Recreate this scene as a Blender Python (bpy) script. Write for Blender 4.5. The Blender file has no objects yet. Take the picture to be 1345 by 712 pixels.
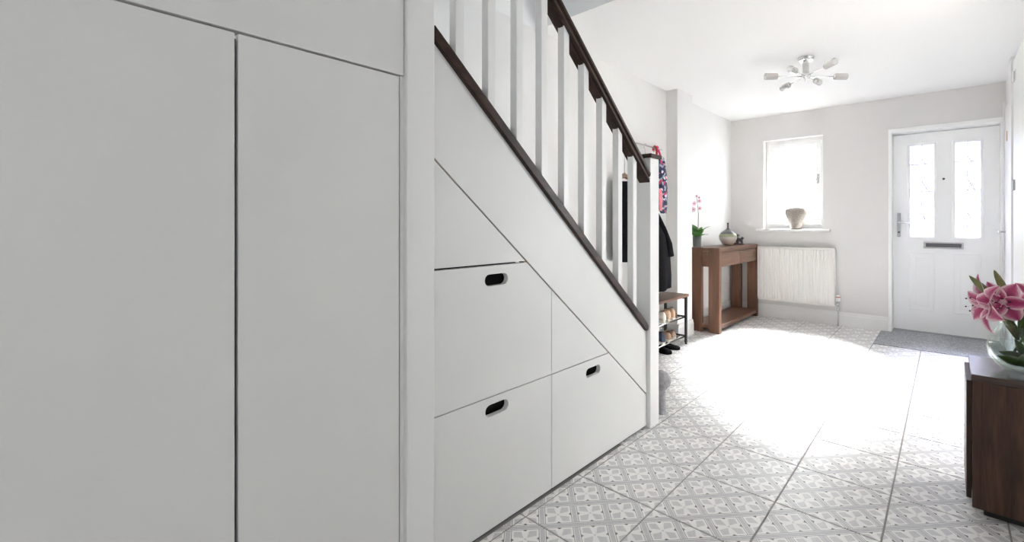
import bpy, bmesh, math, random
from mathutils import Vector, Matrix
from mathutils.geometry import tessellate_polygon
PI = math.pi
random.seed(7)
scene = bpy.context.scene
col = scene.collection

# ---------------------------------------------------------------- camera
cd = bpy.data.cameras.new('camera')
cam = bpy.data.objects.new('camera', cd); col.objects.link(cam)
cd.sensor_width = 36.0
cd.lens = 591.4 / 1345 * 36.0
cd.shift_x = -0.0577
cd.shift_y = -0.0463
cd.clip_start = 0.02
cam.location = (0, 0, 1.06)
cam.rotation_euler = (PI/2, 0, math.radians(39.877))
scene.camera = cam

# ---------------------------------------------------------------- light
SKY = 8.5
EXPOSURE = 1.28
w = bpy.data.worlds.new('sky'); scene.world = w; w.use_nodes = True
bg = w.node_tree.nodes['Background']
bg.inputs[0].default_value = (0.93, 0.965, 1.0, 1); bg.inputs[1].default_value = SKY

sd = bpy.data.lights.new('sun', 'SUN'); sd.energy = 82.0; sd.angle = math.radians(31); sd.color = (1, 1, 1)
so = bpy.data.objects.new('sun', sd); col.objects.link(so)
so.rotation_euler = Vector((0.20, -1.0, -1.02)).to_track_quat('-Z', 'Y').to_euler()

def portal(name, loc, direction, sx, sy):
    l = bpy.data.lights.new(name, 'AREA'); l.shape = 'RECTANGLE'; l.size = sx; l.size_y = sy
    l.cycles.is_portal = True
    o = bpy.data.objects.new(name, l); col.objects.link(o); o.location = loc
    o.rotation_euler = Vector(direction).to_track_quat('-Z', 'Z' if abs(direction[2]) < .5 else 'Y').to_euler()
    return o
portal('portal_front_window', (-1.318, 5.60, 1.51), (0, -1, 0), .62, 1.02)
portal('portal_front_door', (-0.02, 5.62, 1.38), (0, -1, 0), .56, .92)
portal('portal_fill_window', (3.24, -1.1, 1.30), (-1, 0, 0), .60, .60)  # samples the sky through the opening added for fill light
portal('portal_back', (0.6, -2.44, 1.35), (0, 1, 0), .5, .6)
portal('portal_side', (2.4, 4.74, 1.32), (0, -1, 0), 1.4, 1.65)
portal('portal_landing', (-0.16, 0.9, 3.75), (-1, 0, 0), .6, .45)

vs = scene.view_settings
vs.view_transform = 'Standard'; vs.look = 'None'; vs.exposure = EXPOSURE; vs.gamma = 1.0; vs.use_curve_mapping = False
cy = scene.cycles
cy.use_denoising = True
cy.max_bounces = 12; cy.diffuse_bounces = 8; cy.glossy_bounces = 6; cy.transmission_bounces = 8; cy.transparent_max_bounces = 16
cy.sample_clamp_indirect = 12.0
cy.caustics_reflective = False; cy.caustics_refractive = False

# ---------------------------------------------------------------- materials
def nt(name):
    m = bpy.data.materials.new(name); m.use_nodes = True
    t = m.node_tree; return m, t, t.nodes, t.links, t.nodes['Principled BSDF']

def plain(name, c, rough=.5, metal=0.0, spec=.5, noise=0.0, nscale=20, bump=0.0, coat=0.0):
    m, t, n, l, b = nt(name)
    b.inputs['Base Color'].default_value = (*c, 1); b.inputs['Roughness'].default_value = rough
    b.inputs['Metallic'].default_value = metal; b.inputs['Specular IOR Level'].default_value = spec
    b.inputs['Coat Weight'].default_value = coat
    if noise or bump:
        tc = n.new('ShaderNodeTexCoord'); ns = n.new('ShaderNodeTexNoise'); ns.inputs['Scale'].default_value = nscale
        ns.inputs['Detail'].default_value = 4
        l.new(tc.outputs['Object'], ns.inputs['Vector'])
        if noise:
            r = n.new('ShaderNodeMapRange'); r.inputs[1].default_value = .3; r.inputs[2].default_value = .7
            r.inputs[3].default_value = 1-noise; r.inputs[4].default_value = 1+noise
            l.new(ns.outputs['Fac'], r.inputs[0])
            mx = n.new('ShaderNodeVectorMath'); mx.operation = 'SCALE'; mx.inputs[0].default_value = c
            l.new(r.outputs[0], mx.inputs['Scale']); l.new(mx.outputs[0], b.inputs['Base Color'])
        if bump:
            bp = n.new('ShaderNodeBump'); bp.inputs['Strength'].default_value = bump; bp.inputs['Distance'].default_value = .002
            l.new(ns.outputs['Fac'], bp.inputs['Height']); l.new(bp.outputs[0], b.inputs['Normal'])
    return m

def wood(name, c1, c2, axis=2, rough=.35, scale=1.0, spec=.5):
    m, t, n, l, b = nt(name)
    tc = n.new('ShaderNodeTexCoord'); mp = n.new('ShaderNodeMapping')
    s = [26*scale]*3; s[axis] = 1.6*scale
    mp.inputs['Scale'].default_value = s
    l.new(tc.outputs['Object'], mp.inputs['Vector'])
    ns = n.new('ShaderNodeTexNoise'); ns.inputs['Scale'].default_value = 1.0; ns.inputs['Detail'].default_value = 8; ns.inputs['Roughness'].default_value = .62
    ns.inputs['Distortion'].default_value = .6
    l.new(mp.outputs[0], ns.inputs['Vector'])
    ns2 = n.new('ShaderNodeTexNoise'); ns2.inputs['Scale'].default_value = 7.0; ns2.inputs['Detail'].default_value = 6
    l.new(mp.outputs[0], ns2.inputs['Vector'])
    mx = n.new('ShaderNodeMath'); mx.operation = 'MULTIPLY_ADD'; mx.inputs[1].default_value = .35
    l.new(ns2.outputs['Fac'], mx.inputs[0]); l.new(ns.outputs['Fac'], mx.inputs[2])
    cr = n.new('ShaderNodeValToRGB')
    cr.color_ramp.elements[0].position = .48; cr.color_ramp.elements[0].color = (*c1, 1)
    cr.color_ramp.elements[1].position = .86; cr.color_ramp.elements[1].color = (*c2, 1)
    l.new(mx.outputs[0], cr.inputs['Fac']); l.new(cr.outputs['Color'], b.inputs['Base Color'])
    b.inputs['Roughness'].default_value = rough; b.inputs['Specular IOR Level'].default_value = spec
    bp = n.new('ShaderNodeBump'); bp.inputs['Strength'].default_value = .12; bp.inputs['Distance'].default_value = .001
    l.new(mx.outputs[0], bp.inputs['Height']); l.new(bp.outputs[0], b.inputs['Normal'])
    return m

M = {}
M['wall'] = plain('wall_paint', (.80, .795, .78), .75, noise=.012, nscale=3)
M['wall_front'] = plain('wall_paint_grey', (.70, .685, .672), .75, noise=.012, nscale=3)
M['ceil'] = plain('ceiling_paint', (.87, .868, .862), .85)
M['wall_up'] = plain('landing_daylight_tint', (.68, .72, .77), .8)  # bluish landing daylight is put into this wall colour
M['cup'] = plain('satin_cupboard_paint', (.74, .735, .715), .42, spec=.4, noise=.01, nscale=4)
M['gloss'] = plain('white_gloss_paint', (.79, .785, .77), .35, noise=.008, nscale=5)
M['upvc'] = plain('white_plastic', (.90, .90, .89), .3)
M['rad'] = plain('radiator_enamel', (.84, .82, .78), .4)
M['dark'] = plain('shade_black', (.012, .011, .010), .8)  # near-black colour that stands in for shade inside and under the units
M['edge'] = plain('raw_board_edge', (.30, .20, .12), .7)
M['grout'] = plain('grout', (.33, .31, .29), .85)
M['chrome'] = plain('chrome', (.75, .75, .76), .14, metal=1.0)
M['steel'] = plain('brushed_steel', (.45, .45, .46), .35, metal=1.0)
M['black'] = plain('black_metal', (.02, .02, .022), .4)
M['rubber'] = plain('black_cloth', (.009, .008, .010), .95, spec=.12, noise=.3, nscale=40)
M['hand'] = wood('dark_stained_handrail_wood', (.013, .0055, .0035), (.048, .023, .015), 1, .42, spec=.28)
M['walnut_v'] = wood('dark_walnut_vertical', (.026, .012, .007), (.088, .043, .027), 2, .42, spec=.3)
M['walnut_h'] = wood('dark_walnut_top', (.026, .013, .008), (.085, .045, .030), 0, .22)
M['table_v'] = wood('console_wood_vertical', (.082, .037, .019), (.185, .088, .052), 2, .4)
M['table_y'] = wood('console_wood_long', (.082, .037, .019), (.185, .088, .052), 1, .35)
M['bench'] = wood('rack_wood', (.10, .050, .030), (.24, .13, .085), 1, .4)
M['hanger'] = wood('hanger_wood', (.20, .10, .05), (.38, .22, .12), 1, .5)
M['lead'] = plain('lead_came', (.30, .31, .32), .5)
M['pink'] = plain('pink_plastic', (.70, .03, .16), .4)
M['red'] = plain('red_plastic', (.60, .04, .05), .4)
M['white_cer'] = plain('white_ceramic', (.8, .8, .78), .3)
M['beige_shoe'] = plain('beige_leather', (.62, .42, .28), .6, noise=.1, nscale=30)
M['tan_shoe'] = plain('tan_cloth', (.42, .27, .19), .7, noise=.1, nscale=30)
M['brown_shoe'] = plain('brown_leather', (.07, .03, .02), .4)
M['navy_shoe'] = plain('navy_canvas', (.03, .05, .09), .7)
M['sole'] = plain('pale_sole', (.7, .66, .6), .6)
M['leaf'] = plain('green_leaf', (.055, .17, .025), .42, noise=.25, nscale=30)
M['lily_leaf'] = plain('lily_leaf', (.075, .12, .028), .42, noise=.3, nscale=25)
M['bud'] = plain('olive_bud', (.17, .17, .055), .5, noise=.3, nscale=30)
M['stem'] = plain('green_stem', (.07, .11, .03), .5)
M['bark'] = plain('orchid_stem', (.22, .24, .16), .6)
M['orchid'] = plain('orchid_petal', (.85, .62, .70), .6)
M['orchid_c'] = plain('orchid_centre', (.30, .02, .08), .5)
M['anther'] = plain('dark_anther', (.05, .015, .02), .6)
M['plush'] = plain('grey_plush', (.33, .33, .34), .95, noise=.2, nscale=60, bump=.6)
M['sculp'] = plain('dark_cast_ornament', (.055, .055, .058), .5, noise=.2, nscale=60)
M['drive'] = plain('driveway_tarmac', (.085, .085, .088), .9)
M['jewel'] = plain('amber_jewel', (.55, .28, .10), .3)
M['lensblack'] = plain('peephole', (.05, .05, .05), .3)
M['flap'] = plain('dark_flap', (.10, .10, .105), .35, metal=.3)
M['stone'] = plain('speckled_stoneware', (.29, .255, .225), .75, noise=.28, nscale=90, bump=.4)

def paint_mat():                                         # floor tile print
    m, t, n, l, b = nt('printed_floor_tile')
    geo = n.new('ShaderNodeNewGeometry'); sep = n.new('ShaderNodeSeparateXYZ'); l.new(geo.outputs['Position'], sep.inputs[0])
    def mt(op, a, b_=None, c=None):
        x = n.new('ShaderNodeMath'); x.operation = op
        for i, v in enumerate((a, b_, c)):
            if v is None: continue
            if isinstance(v, (int, float)): x.inputs[i].default_value = v
            else: l.new(v, x.inputs[i])
        return x.outputs[0]
    T = .33407
    gx = mt('DIVIDE', mt('ADD', sep.outputs[0], .837), T); gy = mt('DIVIDE', mt('SUBTRACT', sep.outputs[1], 1.813), T)
    p = mt('MULTIPLY', mt('ADD', gx, gy), 2.0); q = mt('MULTIPLY', mt('SUBTRACT', gx, gy), 2.0)
    def cen(v):                                           # signed distance to nearest integer, -.5..+.5
        return mt('SUBTRACT', mt('FRACT', mt('ADD', v, 200.5)), .5)
    P, Q = cen(p), cen(q)
    aP, aQ = mt('ABSOLUTE', P), mt('ABSOLUTE', Q)
    def lt(a, v): return mt('LESS_THAN', a, v)
    def gt(a, v): return mt('GREATER_THAN', a, v)
    AND = lambda a, b_: mt('MULTIPLY', a, b_)
    OR = lambda a, b_: mt('MAXIMUM', a, b_)
    base = (.88, .865, .84); light = (.61, .60, .60); mid = (.53, .525, .53); dark = (.115, .11, .115)
    # petals: four leaf forms on the diagonals of a cell
    s = mt('MULTIPLY', mt('ADD', aP, aQ), .7071); d = mt('ABSOLUTE', mt('MULTIPLY', mt('SUBTRACT', aP, aQ), .7071))
    wdt = mt('MULTIPLY', mt('SUBTRACT', s, .07), .60)
    tip = mt('MULTIPLY', mt('SUBTRACT', .47, s), .95)
    pet = AND(AND(lt(d, mt('MINIMUM', wdt, tip)), gt(s, .07)), AND(lt(aP, .33), lt(aQ, .33)))
    dot = lt(mt('ADD', mt('MULTIPLY', P, P), mt('MULTIPLY', Q, Q)), .0011)
    # small dark triangles at the middle of each cell side
    tri1 = AND(lt(aQ, mt('SUBTRACT', aP, .325)), lt(aP, .394))
    tri2 = AND(lt(aP, mt('SUBTRACT', aQ, .325)), lt(aQ, .394))
    tri = OR(tri1, tri2)
    # woven bands
    def band(a, other_band):
        mid_ = gt(a, .432); line = AND(gt(a, .392), lt(a, .408))
        return mid_, line, gt(a, .392)
    mP, lP, bP = band(aP, None); mQ, lQ, bQ = band(aQ, None)
    hair = AND(gt(aQ, .452), lt(aQ, .462))                # fine double line in one direction
    # over / under: Q band passes over P band
    notQ = mt('SUBTRACT', 1.0, bQ)
    bandmid = OR(mQ, AND(mP, notQ)); bandline = OR(lQ, AND(lP, notQ))
    inband = OR(bP, bQ); cell = mt('SUBTRACT', 1.0, inband)
    wear = n.new('ShaderNodeTexNoise'); wear.inputs['Scale'].default_value = 45; wear.inputs['Detail'].default_value = 5
    l.new(geo.outputs['Position'], wear.inputs['Vector'])
    wv = n.new('ShaderNodeMapRange'); wv.inputs[1].default_value = .35; wv.inputs[2].default_value = .65; wv.inputs[3].default_value = .84; wv.inputs[4].default_value = 1.0
    l.new(wear.outputs['Fac'], wv.inputs[0])
    cur = None
    def layer(cur, fac, c, k=1.0):
        x = n.new('ShaderNodeMix'); x.data_type = 'RGBA'
        l.new(mt('MULTIPLY', mt('MULTIPLY', fac, wv.outputs[0]), k), x.inputs['Factor'])
        if cur is None: x.inputs['A'].default_value = (*base, 1)
        else: l.new(cur, x.inputs['A'])
        x.inputs['B'].default_value = (*c, 1)
        return x.outputs['Result']
    cur = layer(cur, AND(pet, cell), light)
    cur = layer(cur, AND(dot, cell), light)
    cur = layer(cur, AND(tri, cell), dark)
    cur = layer(cur, bandmid, mid, .95)
    cur = layer(cur, bandline, (.13, .125, .13))
    cur = layer(cur, hair, (.24, .235, .24), .8)
    l.new(cur, b.inputs['Base Color'])
    b.inputs['Roughness'].default_value = .40
    b.inputs['Specular IOR Level'].default_value = .75
    return m
M['tile'] = paint_mat()

def glassy(name, tint=(.97, .98, .98), frost=0.0, tex=0.0):
    """thin pane: transparent + a little gloss, with real texture for obscured glass"""
    m, t, n, l, b = nt(name); out = n['Material Output']
    tr = n.new('ShaderNodeBsdfTransparent'); tr.inputs[0].default_value = (*tint, 1)
    gl = n.new('ShaderNodeBsdfGlossy'); gl.inputs['Roughness'].default_value = .03
    lw = n.new('ShaderNodeLayerWeight'); lw.inputs[0].default_value = .5
    fp = n.new('ShaderNodeMath'); fp.operation = 'POWER'; fp.inputs[1].default_value = 4.0; l.new(lw.outputs['Facing'], fp.inputs[0])
    fr = n.new('ShaderNodeMath'); fr.operation = 'MULTIPLY_ADD'; fr.inputs[1].default_value = .55; fr.inputs[2].default_value = .035; l.new(fp.outputs[0], fr.inputs[0])
    mx = n.new('ShaderNodeMixShader'); l.new(fr.outputs[0], mx.inputs[0]); l.new(gl.outputs[0], mx.inputs[2])
    base = tr.outputs[0]
    if tex:
        geo = n.new('ShaderNodeNewGeometry'); ns = n.new('ShaderNodeTexNoise'); ns.inputs['Scale'].default_value = 55; ns.inputs['Detail'].default_value = 3; ns.inputs['Distortion'].default_value = 2
        l.new(geo.outputs['Position'], ns.inputs['Vector'])
        cr = n.new('ShaderNodeValToRGB'); cr.color_ramp.elements[0].position = .35; cr.color_ramp.elements[0].color = (1-tex, 1-tex, 1-tex*.85, 1)
        cr.color_ramp.elements[1].position = .6; cr.color_ramp.elements[1].color = (*tint, 1)
        l.new(ns.outputs['Fac'], cr.inputs[0]); l.new(cr.outputs[0], tr.inputs[0])
    if frost:
        tl = n.new('ShaderNodeBsdfTranslucent'); tl.inputs[0].default_value = (.9, .9, .9, 1)
        m2 = n.new('ShaderNodeMixShader'); m2.inputs[0].default_value = frost
        l.new(base, m2.inputs[1]); l.new(tl.outputs[0], m2.inputs[2]); base = m2.outputs[0]
    l.new(base, mx.inputs[1]); l.new(mx.outputs[0], out.inputs['Surface'])
    return m
M['pane'] = glassy('window_glass')
M['obscure'] = glassy('obscured_door_glass', (.44, .45, .46), frost=.03, tex=.80)
M['shade'] = glassy('clear_lamp_glass', (.93, .92, .90), frost=.35)
M['bowl'] = glassy('clear_bowl_glass', (.90, .93, .92))
M['potglass'] = glassy('smoky_pot_glass', (.80, .82, .83), frost=.35)
M['water'] = glassy('water', (.93, .95, .94))

def mat_vase():
    m, t, n, l, b = nt('banded_vase_glaze')
    tc = n.new('ShaderNodeTexCoord'); sp = n.new('ShaderNodeSeparateXYZ'); l.new(tc.outputs['Object'], sp.inputs[0])
    cr = n.new('ShaderNodeValToRGB'); mr = n.new('ShaderNodeMapRange'); mr.inputs[1].default_value = 0; mr.inputs[2].default_value = .25
    ns = n.new('ShaderNodeTexNoise'); ns.inputs['Scale'].default_value = 30; l.new(tc.outputs['Object'], ns.inputs['Vector'])
    ad = n.new('ShaderNodeMath'); ad.operation = 'MULTIPLY_ADD'; ad.inputs[1].default_value = .012; l.new(ns.outputs['Fac'], ad.inputs[0]); l.new(sp.outputs[2], ad.inputs[2])
    l.new(ad.outputs[0], mr.inputs[0]); l.new(mr.outputs[0], cr.inputs[0])
    e = cr.color_ramp.elements; e[0].position = 0; e[0].color = (.55, .49, .44, 1); e[1].position = 1; e[1].color = (.02, .02, .022, 1)
    for p_, c_ in ((.36, (.60, .57, .52)), (.43, (.30, .32, .20)), (.50, (.36, .38, .22)), (.54, (.11, .11, .11)), (.68, (.15, .15, .15)), (.74, (.03, .03, .03))):
        x = e.new(p_); x.color = (*c_, 1)
    l.new(cr.outputs[0], b.inputs['Base Color']); b.inputs['Roughness'].default_value = .35
    return m
M['vase'] = mat_vase()

def mat_speckle(name, cols, scale, rough=.95, bump=.5):
    m, t, n, l, b = nt(name)
    geo = n.new('ShaderNodeNewGeometry'); vo = n.new('ShaderNodeTexVoronoi'); vo.inputs['Scale'].default_value = scale
    l.new(geo.outputs['Position'], vo.inputs['Vector'])
    sp = n.new('ShaderNodeSeparateXYZ'); l.new(vo.outputs['Color'], sp.inputs[0])
    cr = n.new('ShaderNodeValToRGB'); cr.color_ramp.interpolation = 'CONSTANT'
    e = cr.color_ramp.elements; e[0].position = 0; e[0].color = (*cols[0][1], 1); e[1].position = cols[1][0]; e[1].color = (*cols[1][1], 1)
    for p_, c_ in cols[2:]:
        x = e.new(p_); x.color = (*c_, 1)
    l.new(sp.outputs[0], cr.inputs[0]); l.new(cr.outputs[0], b.inputs['Base Color']); b.inputs['Roughness'].default_value = rough
    return m
M['coir'] = mat_speckle('grey_barrier_mat', [(0, (.26, .27, .285)), (.4, (.38, .39, .41)), (.8, (.52, .53, .54))], 170)
M['floral'] = mat_speckle('navy_floral_cloth', [(0, (.03, .04, .09)), (.5, (.06, .08, .15)), (.66, (.75, .68, .70)), (.82, (.55, .08, .16)), (.9, (.35, .38, .48))], 48)

def mat_petal():
    m, t, n, l, b = nt('lily_petal')
    uv = n.new('ShaderNodeUVMap'); sp = n.new('ShaderNodeSeparateXYZ'); l.new(uv.outputs[0], sp.inputs[0])
    a = n.new('ShaderNodeMath'); a.operation = 'SUBTRACT'; a.inputs[1].default_value = .5; l.new(sp.outputs[0], a.inputs[0])
    ab = n.new('ShaderNodeMath'); ab.operation = 'ABSOLUTE'; l.new(a.outputs[0], ab.inputs[0])
    ns = n.new('ShaderNodeTexNoise'); ns.inputs['Scale'].default_value = 9; l.new(uv.outputs[0], ns.inputs['Vector'])
    ad = n.new('ShaderNodeMath'); ad.operation = 'MULTIPLY_ADD'; ad.inputs[1].default_value = .25; l.new(ns.outputs['Fac'], ad.inputs[0]); l.new(ab.outputs[0], ad.inputs[2])
    v2 = n.new('ShaderNodeMath'); v2.operation = 'MULTIPLY_ADD'; v2.inputs[1].default_value = .16; l.new(sp.outputs[1], v2.inputs[0]); l.new(ad.outputs[0], v2.inputs[2])
    cr = n.new('ShaderNodeValToRGB'); e = cr.color_ramp.elements
    e[0].position = .12; e[0].color = (.36, .018, .10, 1); e[1].position = .66; e[1].color = (.82, .62, .66, 1)
    x = e.new(.36); x.color = (.42, .045, .15, 1); x = e.new(.52); x.color = (.58, .18, .29, 1)
    l.new(v2.outputs[0], cr.inputs[0]); l.new(cr.outputs[0], b.inputs['Base Color'])
    b.inputs['Roughness'].default_value = .5
    b.inputs['Subsurface Weight'].default_value = 0.0
    return m
M['petal'] = mat_petal()

# ---------------------------------------------------------------- builders
WL = {}                                                    # world location of each built object's frame
def link(o): col.objects.link(o)
class MB:
    def __init__(self): self.v = []; self.f = []; self.uv = []
    def add(self, vs, fs, uvs=None):
        k = len(self.v); self.v += [tuple(x) for x in vs]; self.f += [tuple(i+k for i in f) for f in fs]
        self.uv += uvs if uvs else [(0, 0)]*len(vs); return self
    def box(self, x0, x1, y0, y1, z0, z1):
        vs = [(x, y, z) for x in (x0, x1) for y in (y0, y1) for z in (z0, z1)]
        return self.add(vs, [(0,1,3,2),(4,6,7,5),(0,4,5,1),(2,3,7,6),(0,2,6,4),(1,5,7,3)])
    def poly(self, outer, holes, a, b, axis):
        """prism of a 2-D polygon with holes between a and b along an axis"""
        loops = [outer]+list(holes); pts = [p for lp in loops for p in lp]
        tris = tessellate_polygon([[Vector((p[0], p[1], 0)) for p in lp] for lp in loops])
        def mp(p, w_):
            return (w_, p[0], p[1]) if axis == 'x' else (p[0], w_, p[1]) if axis == 'y' else (p[0], p[1], w_)
        n = len(pts); vs = [mp(p, a) for p in pts]+[mp(p, b) for p in pts]
        fs = [tuple(t) for t in tris]+[tuple(i+n for i in reversed(t)) for t in tris]
        k = 0
        for lp in loops:
            m = len(lp)
            for i in range(m):
                j = (i+1) % m; fs.append((k+i, k+j, k+j+n, k+i+n))
            k += m
        return self.add(vs, fs)
    def tube(self, pts, r, seg=10, cap=True):
        pts = [Vector(p) for p in pts]; rr = r if isinstance(r, (list, tuple)) else [r]*len(pts)
        vs = []; fs = []; up = None
        for i, p in enumerate(pts):
            d = (pts[min(i+1, len(pts)-1)]-pts[max(i-1, 0)]).normalized()
            if up is None:
                up = Vector((0, 0, 1)) if abs(d.z) < .9 else Vector((1, 0, 0))
            a = d.cross(up).normalized(); up = a.cross(d).normalized()
            for k in range(seg):
                t = 2*PI*k/seg; vs.append(p+rr[i]*(math.cos(t)*a+math.sin(t)*up))
        for i in range(len(pts)-1):
            for k in range(seg):
                k2 = (k+1) % seg; fs.append((i*seg+k, i*seg+k2, (i+1)*seg+k2, (i+1)*seg+k))
        if cap:
            fs.append(tuple(range(seg-1, -1, -1))); fs.append(tuple((len(pts)-1)*seg+k for k in range(seg)))
        return self.add(vs, fs)
    def lathe(self, prof, c=(0, 0, 0), seg=40, mat=None):
        """prof: list of (radius, height) along z around c"""
        vs = []; fs = []
        for r, z in prof:
            for k in range(seg):
                t = 2*PI*k/seg; p = Vector((max(r, 1e-5)*math.cos(t), max(r, 1e-5)*math.sin(t), z))
                if mat is not None: p = mat @ p
                vs.append(p+Vector(c))
        for i in range(len(prof)-1):
            for k in range(seg):
                k2 = (k+1) % seg; fs.append((i*seg+k, i*seg+k2, (i+1)*seg+k2, (i+1)*seg+k))
        if prof[0][0] > 1e-4 or True: fs.append(tuple(range(seg-1, -1, -1)))
        fs.append(tuple((len(prof)-1)*seg+k for k in range(seg)))
        return self.add(vs, fs)
    def build(self, name, mat, parent=None, smooth=False, bevel=0.0, bseg=2, subsurf=0, label=None):
        me = bpy.data.meshes.new(name); off = WL.get(parent.name, Vector((0, 0, 0))) if parent else Vector((0, 0, 0))
        me.from_pydata([tuple(Vector(v)-off) for v in self.v], [], self.f)
        ul = me.uv_layers.new(name='UVMap')
        for lp in me.loops: ul.data[lp.index].uv = self.uv[lp.vertex_index]
        bm = bmesh.new(); bm.from_mesh(me); bmesh.ops.recalc_face_normals(bm, faces=bm.faces); bm.to_mesh(me); bm.free()
        me.materials.append(mat)
        if smooth: me.shade_smooth()
        o = bpy.data.objects.new(name, me); link(o); o.parent = parent; WL[o.name] = off.copy()
        if bevel:
            b = o.modifiers.new('bevel', 'BEVEL'); b.width = bevel; b.segments = bseg; b.limit_method = 'ANGLE'; b.angle_limit = math.radians(40)
        if subsurf:
            s = o.modifiers.new('sub', 'SUBSURF'); s.levels = subsurf; s.render_levels = subsurf
        if label: o['label'] = label
        return o

def rect(x0, x1, y0, y1): return [(x0, y0), (x1, y0), (x1, y1), (x0, y1)]
def thing(name, loc, label, cat, group=None, kind=None):
    o = bpy.data.objects.new(name, None); link(o); o.location = loc; WL[o.name] = Vector(loc)
    o.empty_display_size = .05
    if label: o['label'] = label
    if cat: o['category'] = cat
    if group: o['group'] = group
    if kind: o['kind'] = kind
    return o
def tag(o, label, cat, group=None):
    o['label'] = label; o['category'] = cat
    if group: o['group'] = group
    return o
def struct(o, label=None):
    o['kind'] = 'structure'
    if label: o['label'] = label
    return o
def copy_tree(o, parent=None):
    c = o.copy(); col.objects.link(c); c.parent = parent
    for ch in list(o.children): copy_tree(ch, c)
    return c
def B(*a): return MB().box(*a)

# ================================================================ STRUCTURE
H = 2.29
XL, XR, YF = -2.0, .39, 5.40
# floor: grout bed with every tile its own piece
fl = MB().poly(rect(-2.0, 3.2, -2.4, 5.58), [], -.12, -.0025, 'z').build('floor', M['grout']); struct(fl, 'grey grouted hallway floor laid with printed tiles')
T = .33407; gap = .0028
tile_meshes = {}
def tile(x0, x1, y0, y1):
    sx, sy = x1-x0-2*gap, y1-y0-2*gap
    if sx < .02 or sy < .02: return
    key = (round(sx, 3), round(sy, 3))
    if key not in tile_meshes:
        bb = MB(); hx, hy, e = sx/2, sy/2, .0012
        vs = [(a*hx, b_*hy, -.006) for a, b_ in ((-1,-1),(1,-1),(1,1),(-1,1))]+[(a*hx, b_*hy, -e) for a, b_ in ((-1,-1),(1,-1),(1,1),(-1,1))]+[(a*(hx-e), b_*(hy-e), 0) for a, b_ in ((-1,-1),(1,-1),(1,1),(-1,1))]
        fs = [(8, 9, 10, 11)]
        for r_ in (0, 4):
            for i in range(4):
                j = (i+1) % 4; fs.append((r_+i, r_+j, r_+4+j, r_+4+i))
        me = bpy.data.meshes.new('floor_tile'); me.from_pydata(vs, [], fs); me.materials.append(M['tile']); tile_meshes[key] = me
    o = bpy.data.objects.new('floor_tile', tile_meshes[key]); link(o); o.parent = fl
    o.location = ((x0+x1)/2, (y0+y1)/2, random.uniform(-.0002, .0002))
def region(X0, X1, Y0, Y1):
    for i in range(-6, 14):
        for j in range(-14, 14):
            a0, a1 = max(X0, -.837+i*T), min(X1, -.837+(i+1)*T); b0, b1 = max(Y0, 1.813+j*T), min(Y1, 1.813+(j+1)*T)
            if a1 > a0 and b1 > b0: tile(a0, a1, b0, b1)
region(-2.0, -.503, 1.813, 5.40)
region(-.503, .39, 1.813, 4.755)
region(-1.2, 1.3, -.8, 1.813)
# ceiling with the stairwell opening
struct(MB().poly(rect(-2.0, 3.2, -2.4, 5.55), [rect(-1.998, -1.20, -.65, 2.06)], H, H+.24, 'z').build('ceiling', M['ceil']), 'white painted hallway ceiling')
# front wall with window and door openings
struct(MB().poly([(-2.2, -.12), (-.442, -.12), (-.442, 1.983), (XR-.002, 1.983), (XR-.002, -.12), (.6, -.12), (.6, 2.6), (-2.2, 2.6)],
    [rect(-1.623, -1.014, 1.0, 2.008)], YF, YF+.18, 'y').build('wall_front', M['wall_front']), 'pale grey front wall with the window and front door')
struct(B(-2.15, -2.0, -2.4, YF, -.12, 4.9).build('wall_left', M['wall']), 'white left wall behind the stairs and coats')
struct(B(-2.0, -1.887, 3.77, 4.078, 0, H).build('trim_1', M['wall'], bevel=.002), 'white boxed pier standing out from the left wall')
wr = struct(MB().poly(rect(1.25, YF, -.12, H), [rect(2.62, 3.55, 0.0, 2.02)], XR, XR+.15, 'x').build('wall_right', M['wall']), 'white right wall with cupboard doors')
struct(B(XR+.15, 3.2, 1.25, 1.40, -.12, H).build('wall_right_return', M['wall']))
struct(MB().poly(rect(-2.4, 1.4, -.12, H), [rect(-1.4, -.8, 1.0, 1.6)], 3.2, 3.35, 'x').build('wall_fill_window', M['wall']))  # unseen wall; its window opening is added as fill on the stair panels
struct(MB().poly(rect(-1.2, 3.2, -.12, H), [rect(.35, .85, 1.05, 1.65)], -2.55, -2.4, 'y').build('wall_back', M['wall']))  # unseen wall; the small window opening is added for fill from behind
struct(MB().poly(rect(.54, 3.2, -.12, H), [rect(1.7, 3.1, .5, 2.15)], 4.7, 4.85, 'y').build('wall_fill_room', M['wall']))  # side room added out of view; its window opening lights the stair panels
struct(B(3.2, 3.35, 1.4, 4.85, -.12, H).build('wall_fill_room_end', M['wall']))
# stairwell above
struct(B(-2.0, -.05, 3.2, 3.3, 2.53, 4.9).build('wall_landing_front', M['wall_up']))
struct(B(-2.0, -.05, -2.5, -2.4, 2.53, 4.9).build('wall_landing_back', M['wall_up']))
struct(MB().poly(rect(-2.4, 3.2, 2.53, 4.9), [rect(.6, 1.2, 3.52, 3.97)], -.2, -.05, 'x').build('wall_landing_right', M['wall_up']))
struct(B(-2.0, -.05, -2.4, 3.2, 4.9, 5.0).build('ceiling_landing', M['wall_up']))
struct(B(-2.0, -1.205, 2.056, 2.06, 2.29, 2.53).build('trim_2', M['ceil']), 'white painted edge of the stairwell opening')
struct(B(-6, 8, 5.6, 16, -.3, -.2).build('driveway', M['drive']))
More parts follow.
